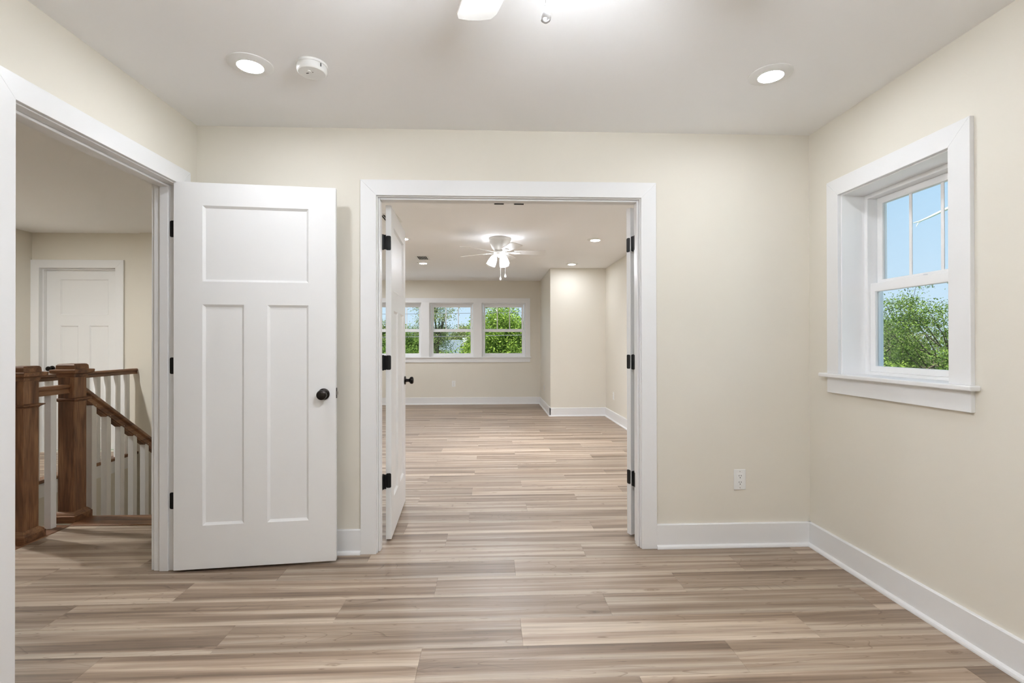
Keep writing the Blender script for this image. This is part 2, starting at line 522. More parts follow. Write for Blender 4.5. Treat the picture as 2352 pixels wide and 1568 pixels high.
FZ0, FZ1 = 0.918, 2.013
w = slab_holes(-2.62, 0.98, 0.0, H, [(a, b, FZ0, FZ1) for a, b in FW], YF, YF + 0.15, 1).build('wall_far', WALL)
struct(w, 'cream end wall of the far room with three windows', 'wall')
w = MB().box(0.98, XR + 0.001, 8.25, 10.10, 0, H).build('wall_alcove', WALL)
struct(w, 'cream boxed-out wall corner beside the far windows', 'wall')
w = grid_slab([-2.64, -2.52, XS, XL], [5.95, 6.07, 10.0], lambda x, y: x < -2.52 or y < 6.07, 0, H, 2).build('wall_far_left', WALL)
struct(w, 'cream side wall of the far room beyond the open door leaf', 'wall')
HD = (-5.035, -4.165)
w = slab_holes(-5.20, XS, ZL, H, [(HD[0], HD[1], 0.0, OPZ)], YH, YH + 0.12, 1)
w = w.build('wall_hall_far', WALL)
struct(w, 'cream hall end wall with the closed white door', 'wall')
w = MB().box(-3.915, XS, YH - 0.03, YH + 0.001, ZL, H).build('wall_stair_end', WALL)
struct(w, 'cream wall closing off the staircase end', 'wall')
w = MB().box(-5.22, -5.10, 0.2, YH, -0.3, H).build('wall_hall_left', WALL)
struct(w, 'cream long side wall of the hall', 'wall')
w = MB().box(-5.22, XS, 0.08, 0.2, -0.3, H).build('wall_hall_front', WALL)
struct(w, 'cream near end wall of the hall', 'wall')
w = MB().box(XV0 - 0.10, XV0 - 0.012, 3.13, YH, ZL, -0.01).build('wall_stairwell', WALL)
struct(w, 'cream stairwell wall below the far guardrail', 'wall')
w = MB().box(XV0, XS, 3.02, 3.13, ZL, -0.30).build('wall_stairwell_front', WALL)
struct(w, 'cream stairwell wall under the landing edge', 'wall')
w = MB().box(-4.2, XS, 3.0, YH, ZL - 0.1, ZL).build('floor_lower', PLANK)
struct(w, 'lower storey floor at the foot of the stairwell', 'floor')

# ------------------------------------------------------------------ door frames
CT, CW = 0.019, 0.089
def leg_y(mb, xi, xo, zi, zo, y0, y1):      # vertical casing leg on a wall facing Y (mitred top)
    mb.prism([(xi, 0.0), (xo, 0.0), (xo, zo), (xi, zi)], 1, y0, y1); return mb
def cased_opening_y(root, x0, x1, zi, ya, yb):   # ya..yb = casing thickness
    leg_y(MB(), x0, x0 - CW, zi, zi + CW, ya, yb).build('casing_leg', TRIM, root, bevel=0.0012)
    leg_y(MB(), x1, x1 + CW, zi, zi + CW, ya, yb).build('casing_leg', TRIM, root, bevel=0.0012)
    MB().prism([(x0, zi), (x1, zi), (x1 + CW, zi + CW), (x0 - CW, zi + CW)], 1, ya, yb).build('casing_head', TRIM, root, bevel=0.0012)
def cased_opening_x(root, y0, y1, zi, xa, xb):
    MB().prism([(y0, 0.0), (y0 - CW, 0.0), (y0 - CW, zi + CW), (y0, zi)], 0, xa, xb).build('casing_leg', TRIM, root, bevel=0.0012)
    MB().prism([(y1, 0.0), (y1 + CW, 0.0), (y1 + CW, zi + CW), (y1, zi)], 0, xa, xb).build('casing_leg', TRIM, root, bevel=0.0012)
    MB().prism([(y0, zi), (y1, zi), (y1 + CW, zi + CW), (y0 - CW, zi + CW)], 0, xa, xb).build('casing_head', TRIM, root, bevel=0.0012)

CI = 2.055
t1 = struct(empty('trim_1'), 'white flat casing and jamb around the wide double-door opening', 'door frame')
cased_opening_y(t1, -0.657, 0.881, CI, D - CT, D)
cased_opening_y(t1, -0.657, 0.881, CI, D2, D2 + 0.012)
jx0, jx1, jz = -0.652, 0.876, 2.050
MB().box(jx0 - 0.02, jx0, D - 0.001, D2 + 0.001, 0, OPZ).build('jamb_leg', TRIM, t1, bevel=0.001)
MB().box(jx1, jx1 + 0.02, D - 0.001, D2 + 0.001, 0, OPZ).build('jamb_leg', TRIM, t1, bevel=0.001)
MB().box(jx0, jx1, D - 0.001, D2 + 0.001, jz, OPZ).build('jamb_head', TRIM, t1, bevel=0.001)
MB().box(jx0, jx0 + 0.011, D + 0.018, D + 0.068, 0, jz).build('stop', TRIM, t1, bevel=0.003)
MB().box(jx1 - 0.011, jx1, D + 0.018, D + 0.068, 0, jz).build('stop', TRIM, t1, bevel=0.003)
MB().box(jx0 + 0.011, jx1 - 0.011, D + 0.018, D + 0.068, jz - 0.011, jz).build('stop', TRIM, t1, bevel=0.003)
for x in (0.050, 0.171):
    o = MB().box(x - 0.029, x + 0.029, 3.034, 3.046, 2.0455, 2.0498).build('strike_plate', BLACK, t1, bevel=0.001)
    o['label'] = 'black strike plate'

t2 = struct(empty('trim_2'), 'white flat casing and jamb around the doorway to the hall', 'door frame')
cased_opening_x(t2, 1.815, 2.744, CI, XL, XL + CT)
cased_opening_x(t2, 1.815, 2.757, CI, XS - CT, XS)
jy0, jy1 = 1.810, 2.748
MB().box(XS - 0.001, XL + 0.001, jy0 - 0.02, jy0, 0, OPZ).build('jamb_leg', TRIM, t2, bevel=0.001)
MB().box(XS - 0.001, XL + 0.001, jy1, jy1 + 0.02, 0, OPZ).build('jamb_leg', TRIM, t2, bevel=0.001)
MB().box(XS - 0.001, XL + 0.001, jy0, jy1, jz, OPZ).build('jamb_head', TRIM, t2, bevel=0.001)
MB().box(-1.757, -1.711, jy0, jy0 + 0.012, 0, jz).build('stop', TRIM, t2, bevel=0.003)
MB().box(-1.757, -1.711, jy1 - 0.012, jy1, 0, jz).build('stop', TRIM, t2, bevel=0.003)
MB().box(-1.757, -1.711, jy0 + 0.012, jy1 - 0.012, jz - 0.012, jz).build('stop', TRIM, t2, bevel=0.003)

t3 = struct(empty('trim_3'), 'white flat casing and jamb around the closed hall door', 'door frame')
cased_opening_y(t3, -5.011, -4.190, 2.052, YH - CT, YH)
MB().box(-5.035, -5.015, YH, YH + 0.12, 0, OPZ).build('jamb_leg', TRIM, t3)
MB().box(-4.186, -4.165, YH, YH + 0.12, 0, OPZ).build('jamb_leg', TRIM, t3)
MB().box(-5.015, -4.186, YH, YH + 0.12, 2.048, OPZ).build('jamb_head', TRIM, t3)
MB().box(-5.015, -5.003, YH + 0.035, YH + 0.075, 0, 2.048).build('stop', TRIM, t3)
MB().box(-4.198, -4.186, YH + 0.035, YH + 0.075, 0, 2.048).build('stop', TRIM, t3)
MB().box(-5.003, -4.198, YH + 0.035, YH + 0.075, 2.036, 2.048).build('stop', TRIM, t3)

# ------------------------------------------------------------------ doors (three-panel, flat stiles and rails)
def rounded_rect(w, h, r, n=4):
    pts = []
    for cx, cy, a in ((w / 2 - r, h / 2 - r, 0), (-w / 2 + r, h / 2 - r, 90), (-w / 2 + r, -h / 2 + r, 180), (w / 2 - r, -h / 2 + r, 270)):
        for k in range(n + 1):
            t = math.radians(a + 90 * k / n); pts.append((cx + r * math.cos(t), cy + r * math.sin(t)))
    return pts

def door_knob(root, x, z, y, sgn):
    """rose, neck and round knob on the face at local y; sgn = outward direction along y"""
    k = MB().lathe([(0.030, 0.0), (0.032, 0.003), (0.031, 0.008), (0.024, 0.011), (0.0125, 0.013), (0.0115, 0.030), (0.014, 0.036), (0.022, 0.040),
                    (0.0265, 0.047), (0.0275, 0.055), (0.025, 0.062), (0.018, 0.0665), (0.006, 0.068)], 28)
    return k.build('knob', BRONZE, root, smooth=True, loc=(x, y, z), rot=(PI / 2 if sgn < 0 else -PI / 2, 0, 0))

def make_door(name, label, loc, rz, W, HT, panels, th=0.034):
    us = sorted({0.0, W, *[q for p in panels for q in p[:2]]})
    vs = sorted({0.0, HT, *[q for p in panels for q in p[2:]]})
    m = grid_slab(us, vs, lambda u, v: not any(p[0] < u < p[1] and p[2] < v < p[3] for p in panels), 0.0, th, 1)
    d = m.build(name, DOORM, loc=loc, rot=(0, 0, rz), bevel=0.0016, seg=1)
    struct(d, label, 'door')
    for p in panels:
        q = MB()
        a0, a1, b0, b1 = p
        for (ya, yb) in ((0.011, th - 0.011),):
            q.box(a0 - 0.004, a1 + 0.004, ya, yb, b0 - 0.004, b1 + 0.004)
        pn = q.build('panel', DOORM, d)
        for (ya, yb) in ((0.0015, 0.011), (th - 0.0015, th - 0.011)):     # sloped sticking bead round the panel, both faces
            s = MB(); w = 0.011
            o4 = [(a0, b0), (a1, b0), (a1, b1), (a0, b1)]; i4 = [(a0 + w, b0 + w), (a1 - w, b0 + w), (a1 - w, b1 - w), (a0 + w, b1 - w)]
            s.v = [(x, ya, z) for x, z in o4] + [(x, yb, z) for x, z in i4] + [(x, yb, z) for x, z in o4]
            s.f = [[i, (i + 1) % 4, 4 + (i + 1) % 4, 4 + i] for i in range(4)] + [[4 + i, 4 + (i + 1) % 4, 8 + (i + 1) % 4, 8 + i] for i in range(4)] + [[8 + i, 8 + (i + 1) % 4, (i + 1) % 4, i] for i in range(4)]
            s.build('sticking', DOORM, pn)
    return d

def latch(d, W, z, th=0.034):
    MB().prism([(a + th / 2, b + z) for a, b in rounded_rect(0.025, 0.057, 0.004)], 0, W - 0.0005, W + 0.0018).build('latch_plate', BLACK, d)
    b = MB().prism([(W, th / 2 - 0.007), (W + 0.011, th / 2 - 0.007), (W + 0.003, th / 2 + 0.007), (W, th / 2 + 0.007)], 2, z - 0.009, z + 0.009).build('latch_bolt', STEEL, d)
    b['label'] = 'brushed metal latch bolt'

PAN1 = [(0.143, 0.676, 1.522, 1.922), (0.143, 0.346, 0.231, 1.397), (0.467, 0.676, 0.231, 1.397)]
d1 = make_door('door_1', 'white three-panel door standing open against the cream wall', (-1.667, 2.709, 0.014), math.radians(6.0), 0.8205, 2.045, PAN1, 0.033)
door_knob(d1, 0.757, 0.914, 0.0, -1); door_knob(d1, 0.757, 0.914, 0.033, 1)
latch(d1, 0.8205, 0.918, 0.033)
HZ = [(1.773, 1.861), (1.044, 1.132), (0.326, 0.414)]
def hinge_leaf(name, root, poly, axis, a0, a1, knuckle):
    h = MB().prism(poly, axis, a0, a1).build(name, BLACK, root, world=True)
    (kx, ky, z0, z1) = knuckle
    MB().lathe([(0.004, z0 - 0.003), (0.0065, z0 - 0.002), (0.0065, z1 + 0.002), (0.004, z1 + 0.003)], 14, (kx, ky, 0)).build('knuckle', BLACK, h, world=False, smooth=True).matrix_parent_inverse = (root.matrix_basis @ Matrix.Identity(4)).inverted() if False else Matrix.Identity(4)
    return h
for z0, z1 in HZ:
    zc = (z0 + z1) / 2
    poly = [(a - 1.690, b + zc) for a, b in rounded_rect(0.036, z1 - z0, 0.008)]
    hinge_leaf('hinge', d1, poly, 1, jy1 - 0.0022, jy1 + 0.0005, (-1.668, 2.7455, z0, z1))

LW = 0.762
PAN2 = [(0.115, LW - 0.115, 1.522, 1.922), (0.115, 0.322, 0.231, 1.397), (0.440, LW - 0.115, 0.231, 1.397)]
d2 = make_door('door_2', 'white panelled door leaf swung open seen edge-on in the double doorway', (-0.607, 3.091, 0.012), math.radians(93.3), LW, 2.036, PAN2)
door_knob(d2, 0.702, 0.916, 0.0, -1); door_knob(d2, 0.702, 0.916, 0.034, 1)
latch(d2, LW, 0.918)
d3 = make_door('door_3', 'white door leaf folded back behind the wall, only its hinged edge showing', (0.868, 3.091, 0.012), math.radians(26.0), LW, 2.036, PAN2, 0.036)
door_knob(d3, 0.702, 0.916, 0.0, -1)
for z0, z1 in HZ:
    zc = (z0 + z1) / 2
    # leaf on the leaf's hinge edge, in the door's own coordinates: edge is the plane local x = 0
    for d, th in ((d2, 0.034), (d3, 0.036)):
        lz0, lz1 = z0 - 0.012, z1 - 0.012
        pts = [(a + th / 2, b + (lz0 + lz1) / 2) for a, b in rounded_rect(0.030, 0.088, 0.008)]
        h = MB().prism(pts, 0, -0.0022, 0.0008).build('hinge', BLACK, d)
    for (kx, s) in ((jx0 - 0.001, 1), (jx1 + 0.001, -1)):
        d = d2 if s > 0 else d3
        m = MB().lathe([(0.004, z0 - 0.003), (0.007, z0 - 0.002), (0.007, z1 + 0.002), (0.004, z1 + 0.003)], 14, (kx + s * 0.001, D2 + 0.024, 0))
        k = m.build('hinge_knuckle', BLACK, d, smooth=True, world=True)
        # leaf knuckle-to-jamb, with its screw slots left open
        if s > 0:
            g = grid_slab([D2 - 0.034, D2 - 0.010, D2 - 0.005, D2 + 0.020], [z0, z0 + 0.018, z0 + 0.038, z0 + 0.05, z0 + 0.07, z1],
                          lambda u, v: True, kx - 0.0005, kx + 0.0025, 0)
        else:
            g = MB().box(kx - 0.0025, kx + 0.0005, D2 - 0.034, D2 + 0.020, z0, z1)
        g.build('hinge_jamb_leaf', BLACK, d, world=True)
        br = grid_slab([kx + (0.0 if s > 0 else -0.012), kx + s * 0.003 if s > 0 else kx - 0.003, kx + 0.006 if s > 0 else kx - 0.0, kx + 0.020 if s > 0 else kx + 0.0005],
                       [z0, z0 + 0.014, z0 + 0.036, z0 + 0.052, z0 + 0.074, z1],
                       lambda u, v: not (s > 0 and kx + 0.003 < u < kx + 0.006 and (z0 + 0.014 < v < z0 + 0.036 or z0 + 0.052 < v < z0 + 0.074)), D2 + 0.022, D2 + 0.025, 1)
        br.build('hinge_bridge', BLACK, d, world=True)

PAN4 = [(0.150, 0.675, 1.522, 1.922), (0.150, 0.345, 0.231, 1.397), (0.470, 0.675, 0.231, 1.397)]
d4 = make_door('door_4', 'closed white three-panel door at the end of the hall', (-5.008, YH + 0.076, 0.012), 0.0, 0.815, 2.026, PAN4)
door_knob(d4, 0.066, 0.916, 0.0, -1)

# ------------------------------------------------------------------ baseboards
BH, BT = 0.140, 0.015
def board_profile():
    return [(0, 0), (BT, 0), (BT, BH - 0.004), (BT - 0.004, BH), (0, BH)]
def shoe_profile():
    return [(BT, 0), (BT + 0.015, 0), (BT + 0.015, 0.006), (BT + 0.012, 0.014), (BT + 0.006, 0.019), (BT, 0.021)]
def baseboard(name, label, axis, wall, sgn, a0, a1):
    """axis: direction of the run (0 = along X, 1 = along Y); wall = coordinate of the wall face; sgn = side of the room"""
    def prof(p): return [(wall + sgn * q, z) for q, z in p]
    b = MB(); s = MB()
    if axis == 0:
        b.prism(prof(board_profile()), 0, a0, a1); s.prism(prof(shoe_profile()), 0, a0, a1)
    else:
        b.prism(prof(board_profile()), 1, a0, a1); s.prism(prof(shoe_profile()), 1, a0, a1)
    o = b.build(name, TRIM); struct(o, label, 'baseboard')
    s.build('shoe_moulding', TRIM, o)
    return o
baseboard('baseboard_back_left', 'white baseboard between the open door and the double doorway', 0, D, -1, XL, -0.746)
baseboard('baseboard_back_right', 'white baseboard between the double doorway and the outside wall', 0, D, -1, 0.970, XR)
baseboard('baseboard_right', 'white baseboard below the small window', 1, XR, -1, YB, D)
baseboard('baseboard_far_right', 'white baseboard along the outside wall of the far room', 1, XR, -1, D2, 8.25)
baseboard('baseboard_alcove', 'white baseboard on the front of the boxed-out wall', 0, 8.25, -1, 0.98 - BT, XR)
baseboard('baseboard_alcove_side', 'white baseboard on the side of the boxed-out wall', 1, 0.98, -1, 8.25 - BT, YF)
baseboard('baseboard_far', 'white baseboard under the three far windows', 0, YF, -1, -2.52, 0.98)
baseboard('baseboard_left', 'white baseboard along the near part of the door wall', 1, XL, 1, YB, 1.724)
baseboard('baseboard_hall', 'white baseboard beside the closed hall door', 0, YH, -1, -4.10, -3.97)

# ------------------------------------------------------------------ windows
def ring(u0, u1, v0, v1, w, a0, a1, axis, wb=None, wt=None):
    wb = w if wb is None else wb; wt = w if wt is None else wt
    return grid_slab([u0, u0 + w, u1 - w, u1], [v0, v0 + wb, v1 - wt, v1], lambda u, v: not (u0 + w < u < u1 - w and v0 + wb < v < v1 - wt), a0, a1, axis)
def window_unit(name, label, axis, wall, u0, u1, v0, v1, check, glass_z):
    """axis: normal of the wall (0: wall faces -X, 1: wall faces -Y); wall = inner face; opening u0..u1, v0..v1"""
    (lz0, lz1, uz0, uz1) = glass_z
    root = struct(empty(name), label, 'window')
    d = lambda q: wall + q
    # liner (jamb extension) of the opening
    lin = ring(u0, u1, v0, v1, 0.012, d(0.0), d(0.130), axis); lin.build('jamb_liner', VINYL, root, bevel=0.001)
    fr = ring(u0 + 0.012, u1 - 0.012, v0 + 0.012, v1 - 0.012, 0.022, d(0.126), d(0.215), axis); fr.build('frame', VINYL, root, bevel=0.002)
    a, b = u0 + 0.034, u1 - 0.034
    zt, zb = v1 - 0.034, v0 + 0.034
    gm = 0.036
    # lower sash (inner track), upper sash (outer track)
    lo = ring(a + 0.002, b - 0.002, zb, check + 0.016, gm, d(0.138), d(0.168), axis, wb=lz0 - zb, wt=check + 0.016 - lz1); lo.build('lower_sash', VINYL, root, bevel=0.003)
    up = ring(a + 0.006, b - 0.006, check - 0.020, zt, gm, d(0.175), d(0.203), axis, wb=uz0 - check + 0.020, wt=zt - uz1); up.build('upper_sash', VINYL, root, bevel=0.003)
    ga, gb = a + gm, b - gm
    def bx(a0, a1, z0, z1, p, q):
        return MB().box(d(p), d(q), a0, a1, z0, z1) if axis == 0 else MB().box(a0, a1, d(p), d(q), z0, z1)
    bx(ga, gb, lz0, lz1, 0.152, 0.155).build('lower_pane', GLASS, root)
    up = bx(ga + 0.004, gb - 0.004, uz0, uz1, 0.187, 0.190).build('upper_pane', GLASS, root)
    n = 3
    for k in (1, 2):
        c = ga + (gb - ga) * k / n
        bx(c - 0.008, c + 0.008, uz0, uz1, 0.183, 0.187).build('muntin', VINYL, root)
    cc = (u0 + u1) / 2
    bx(cc - 0.03, cc + 0.03, check + 0.016, check + 0.026, 0.142, 0.165).build('sash_lock', VINYL, root, bevel=0.002)
    lf = cc - (u1 - u0) * 0.22 * (1 if axis == 1 else 0)
    if axis == 1:
        bx(lf - 0.055, lf + 0.055, zb + 0.004, zb + 0.014, 0.126, 0.138).build('sash_lift', VINYL, root, bevel=0.002)
    return root
window_unit('window_1', 'small double-hung window with two upper muntins in the outside wall', 0, XR, 1.985, 2.655, 1.015, 2.013, 1.505, (1.080, 1.475, 1.540, 1.945))
GZ = (1.005, 1.432, 1.492, 1.926)
window_unit('window_2', 'double-hung window partly hidden by the open door leaf', 1, YF, *FW[0], FZ0, FZ1, 1.462, GZ)
window_unit('window_3', 'middle double-hung window of the far trio', 1, YF, *FW[1], FZ0, FZ1, 1.462, GZ)
window_unit('window_4', 'double-hung window of the far trio next to the boxed-out wall', 1, YF, *FW[2], FZ0, FZ1, 1.462, GZ)

# trim of the small window
t4 = struct(empty('trim_4'), 'white casing, stool and apron around the small window', 'window trim')
xa, xb = XR - CT, XR
wy0, wy1, wz1, st = 1.991, 2.649, 2.007, 1.035
MB().prism([(wy0, st), (wy0 - 0.096, st), (wy0 - 0.096, wz1 + 0.09), (wy0, wz1)], 0, xa, xb).build('casing_leg', TRIM, t4, bevel=0.0015)
MB().prism([(wy1, st), (wy1 + 0.090, st), (wy1 + 0.090, wz1 + 0.09), (wy1, wz1)], 0, xa, xb).build('casing_leg', TRIM, t4, bevel=0.0015)
MB().prism([(wy0, wz1), (wy1, wz1), (wy1 + 0.090, wz1 + 0.09), (wy0 - 0.096, wz1 + 0.09)], 0, xa, xb).build('casing_head', TRIM, t4, bevel=0.0015)
MB().prism([(XR - 0.046, wy0 - 0.12), (XR - 0.046, wy1 + 0.128), (XR, wy1 + 0.128), (XR, wy1 - 0.006), (XR + 0.128, wy1 - 0.006), (XR + 0.128, wy0 + 0.006), (XR, wy0 + 0.006), (XR, wy0 - 0.12)], 2, st - 0.021, st).build('stool', TRIM, t4, bevel=0.005, seg=3)
MB().box(xa, xb, wy0 - 0.096, wy1 + 0.090, 0.928, st - 0.021).build('apron', TRIM, t4, bevel=0.0015)

t5 = struct(empty('trim_5'), 'white casing, mullions, stool and apron joining the three far windows', 'window trim')
ya, yb = YF - CT, YF
sx, zt5, st5 = 0.006, 2.007, 0.935
x0, x1 = FW[0][0] + sx, FW[2][1] - sx
MB().prism([(x0, st5), (x0 - CW, st5), (x0 - CW, zt5 + CW), (x0, zt5)], 1, ya, yb).build('casing_leg', TRIM, t5, bevel=0.0015)
MB().prism([(x1, st5), (x1 + CW, st5), (x1 + CW, zt5 + CW), (x1, zt5)], 1, ya, yb).build('casing_leg', TRIM, t5, bevel=0.0015)
MB().prism([(x0, zt5), (x1, zt5), (x1 + CW, zt5 + CW), (x0 - CW, zt5 + CW)], 1, ya, yb).build('casing_head', TRIM, t5, bevel=0.0015)
for i in (0, 1):
    MB().box(FW[i][1] - sx, FW[i + 1][0] + sx, ya, yb, st5, zt5).build('mullion_casing', TRIM, t5, bevel=0.0015)
MB().box(x0 - CW - 0.02, x1 + CW + 0.02, YF - 0.042, YF, st5 - 0.020, st5).build('stool', TRIM, t5, bevel=0.005, seg=3)
MB().box(x0 - CW, x1 + CW, ya, yb, 0.830, st5 - 0.020).build('apron', TRIM, t5, bevel=0.0015)

# ------------------------------------------------------------------ stair railing, guardrail, stairs
def newel(root, x, y):
    p = MB().box(x - 0.053, x + 0.053, y - 0.053, y + 0.053, 0.0, 0.985).build('newel_post', STZ, root, bevel=0.003)
    MB().prism([(-0.075, 0), (0.075, 0), (0.075, 0.05), (0.068, 0.058), (0.064, 0.064), (-0.064, 0.064), (-0.068, 0.058), (-0.075, 0.05)], 1, 0, 0)
    b = MB()
    def sq(z, h): return [(x - h, y - h, z), (x + h, y - h, z), (x + h, y + h, z), (x - h, y + h, z)]
    def stack(name, lv, mat):
        m = MB()
        for z, h in lv: m.v += sq(z, h)
        n = len(lv)
        m.f.append([3, 2, 1, 0]); m.f.append([4 * n - 4 + i for i in range(4)])
        for i in range(n - 1):
            for k in range(4):
                l = (k + 1) % 4
                m.f.append([4 * i + k, 4 * i + l, 4 * i + 4 + l, 4 * i + 4 + k])
        return m.build(name, mat, p)
    stack('newel_base', [(0.0, 0.076), (0.044, 0.076), (0.048, 0.072), (0.054, 0.070), (0.062, 0.064), (0.068, 0.058), (0.072, 0.0535)], STX)
    stack('newel_collar', [(0.812, 0.0535), (0.818, 0.058), (0.828, 0.074), (0.834, 0.074), (0.838, 0.0535)], STX)
    stack('newel_cap', [(0.978, 0.0535), (0.985, 0.057), (0.999, 0.060), (1.004, 0.074), (1.009, 0.083), (1.028, 0.085), (1.031, 0.083), (1.034, 0.062), (1.060, 0.060), (1.068, 0.054), (1.070, 0.046)], STX)
    return p
def rail_prof(c, zt):
    return [(c - 0.031, zt - 0.020), (c - 0.031, zt - 0.010), (c - 0.024, zt), (c + 0.024, zt), (c + 0.031, zt - 0.010), (c + 0.031, zt - 0.020),
            (c + 0.020, zt - 0.030), (c + 0.020, zt - 0.045), (c + 0.026, zt - 0.058), (c - 0.026, zt - 0.058), (c - 0.020, zt - 0.045), (c - 0.020, zt - 0.030)]
XNP, Y1, Y2 = -2.872, 3.203, 3.572
rl = empty('staircase', (0, 0, 0))
tag(rl, 'staircase with brown stained newel posts, sloping handrail and white balusters', 'stairs')
newel(rl, XNP, Y1); newel(rl, XNP, Y2)
MB().prism(rail_prof(XNP, 0.930), 1, Y1 + 0.05, Y2 - 0.05).build('handrail', STY, rl, smooth=True)
def baluster(root, x, y, z0, z1, h=0.0215):
    return MB().box(x - h, x + h, y - h, y + h, z0, z1).build('baluster', TRIM, root, bevel=0.002, seg=1)
baluster(rl, XNP, 3.400, 0.004, 0.874)
# descending rail
SL = -0.70
ya0, ya1 = Y2 + 0.05, 5.55
z_at = lambda y: 0.925 + SL * (y - ya0)
pr = rail_prof(0.0, 0.0)
m = MB()
for y in (ya0, ya1):
    m.v += [(XNP + a, y, z_at(y) + b * 1.5) for a, b in pr]
n = len(pr); m.f.append(list(range(n))); m.f.append(list(range(n, 2 * n))[::-1])
for i in range(n): m.f.append([i, (i + 1) % n, n + (i + 1) % n, n + i])
m.build('handrail', STY, rl, smooth=True)
by = [3.735 + 0.1385 * i for i in range(13)]
for i, y in enumerate(by):
    baluster(rl, XNP, y, -0.19 * (1 + int((y - 3.64) / 0.27)), z_at(y) - 0.080)
    if i + 1 < len(by):     # fillet between balusters under the rail
        a, b = y + 0.022, by[i + 1] - 0.022
        fm = MB()
        for yy in (a, b):
            for dx in (-0.021, 0.021):
                fm.v += [(XNP + dx, yy, z_at(yy) - 0.084), (XNP + dx, yy, z_at(yy) - 0.100)]
        fm.f = [[0, 1, 3, 2], [4, 6, 7, 5], [0, 2, 6, 4], [1, 5, 7, 3], [0, 4, 5, 1], [2, 3, 7, 6]]
        fm.build('fillet', STY, rl)

gr = empty('landing_guardrail', (0, 0, 0))
tag(gr, 'brown handrail on white balusters across the stairwell before the hall door', 'railing')
XG = -3.985
MB().prism(rail_prof(XG, 0.930), 1, 3.30, YH).build('handrail', STY, gr, smooth=True)
y = 5.665
while y > 3.40:
    baluster(gr, XG, y, 0.004, 0.874); y -= 0.1375
newel(gr, XG, 3.25)

# oak edge boards of the landing
def edge(name, label, mb, mat, bev=0.004):
    o = mb.build(name, mat, bevel=bev); struct(o, label, 'edge board'); return o
edge('trim_6', 'brown stained nosing board along the top of the staircase', MB().box(XV1 - 0.005, XS, 3.44, 3.636, -0.028, 0.006), STX)
edge('trim_7', 'brown stained board under the two newel posts', MB().box(XV1 - 0.160, XV1 + 0.012, 3.05, 3.46, -0.028, 0.004), STY)
edge('trim_8', 'brown stained board under the far guardrail balusters', MB().box(XV0 - 0.095, XV0 + 0.018, 3.06, YH - 0.0, -0.024, 0.006), STY)
edge('trim_9', 'white fascia board below the far guardrail', MB().box(XV0 - 0.012, XV0 + 0.004, 3.13, YH - 0.03, -0.150, -0.025), TRIM, 0.001)

st_ = rl
for k in range(8):
    zt = -0.19 * (k + 1); y0 = 3.636 + 0.27 * k
    if y0 + 0.27 > YH - 0.03: break
    MB().box(XNP - 0.06, XS - 0.012, y0 - 0.022, y0 + 0.27, zt - 0.026, zt).build('tread', STX, st_, bevel=0.006)
    MB().box(XNP - 0.05, XS - 0.012, y0 - 0.0, y0 + 0.018, zt, zt + 0.164).build('riser', TRIM, st_)

# ------------------------------------------------------------------ downlights
def downlight(name, label, x, y, lens, group):
    r = empty(name, (x, y, H)); tag(r, label, 'light', group)
    MB().lathe([(0.0945, 0.0), (0.0945, -0.004), (0.090, -0.006), (0.070, -0.010), (0.0545, -0.0125), (0.0535, -0.0110), (0.0535, -0.002)], 48, cap=False).build('trim_ring', PLASTIC, r, smooth=True)
    MB().lathe([(0.0538, -0.0112), (0.0530, -0.0118)], 24, cap=True).build('lens', lens, r)
    return r
G1, G2 = 'recessed downlights of the near room', 'recessed downlights of the far room'
downlight('recessed_downlight', 'lit recessed ceiling light beside the smoke detector', -1.065, 2.270, LENS, G1)
downlight('recessed_downlight', 'lit recessed ceiling light near the window wall of the near room', 1.293, 2.262, LENS, G1)
downlight('recessed_downlight', 'far-room ceiling light between the fan and the outside wall', 1.250, 5.960, LENSG, G2)
downlight('recessed_downlight', 'far-room ceiling light just in front of the boxed-out wall', 1.264, 7.800, LENSF, G2)
downlight('recessed_downlight', 'far-room ceiling light just behind the supply vent', -1.040, 7.770, LENSF, G2)
downlight('recessed_downlight', 'far-room ceiling light half hidden by the open door leaf', -1.030, 5.960, LENSG, G2)
downlight('recessed_downlight', 'added unseen far-room ceiling light above the double doorway on the window-wall side', 1.270, 4.10, LENSG, G2)  # unseen pair over the doorway, added to light the far room
downlight('recessed_downlight', 'added unseen far-room ceiling light above the open door leaf', -1.040, 4.10, LENSG, G2)  # other lamp of the added doorway pair, also unseen
downlight('recessed_downlight', 'added unseen near-room ceiling light above the viewpoint on the hall-door side', -1.065, 0.03, LENSR, G1)  # unseen overhead pair, added as frontal fill for the near room
downlight('recessed_downlight', 'added unseen near-room ceiling light above the viewpoint on the window side', 1.293, 0.03, LENSR, G1)  # second of the added fill lamps above the viewpoint
downlight('recessed_downlight', 'added unseen far-room ceiling light in the window bay behind the open door leaf', -1.74, 8.80, LENSB, G2)  # invented lamp, added to brighten the far window wall
downlight('added_hall_downlight', 'added recessed hall ceiling light out of sight behind the doorway casing', -4.35, 3.75, LENSH, 'added downlights of the hall')  # no fixture in view; lamp added to brighten the hall

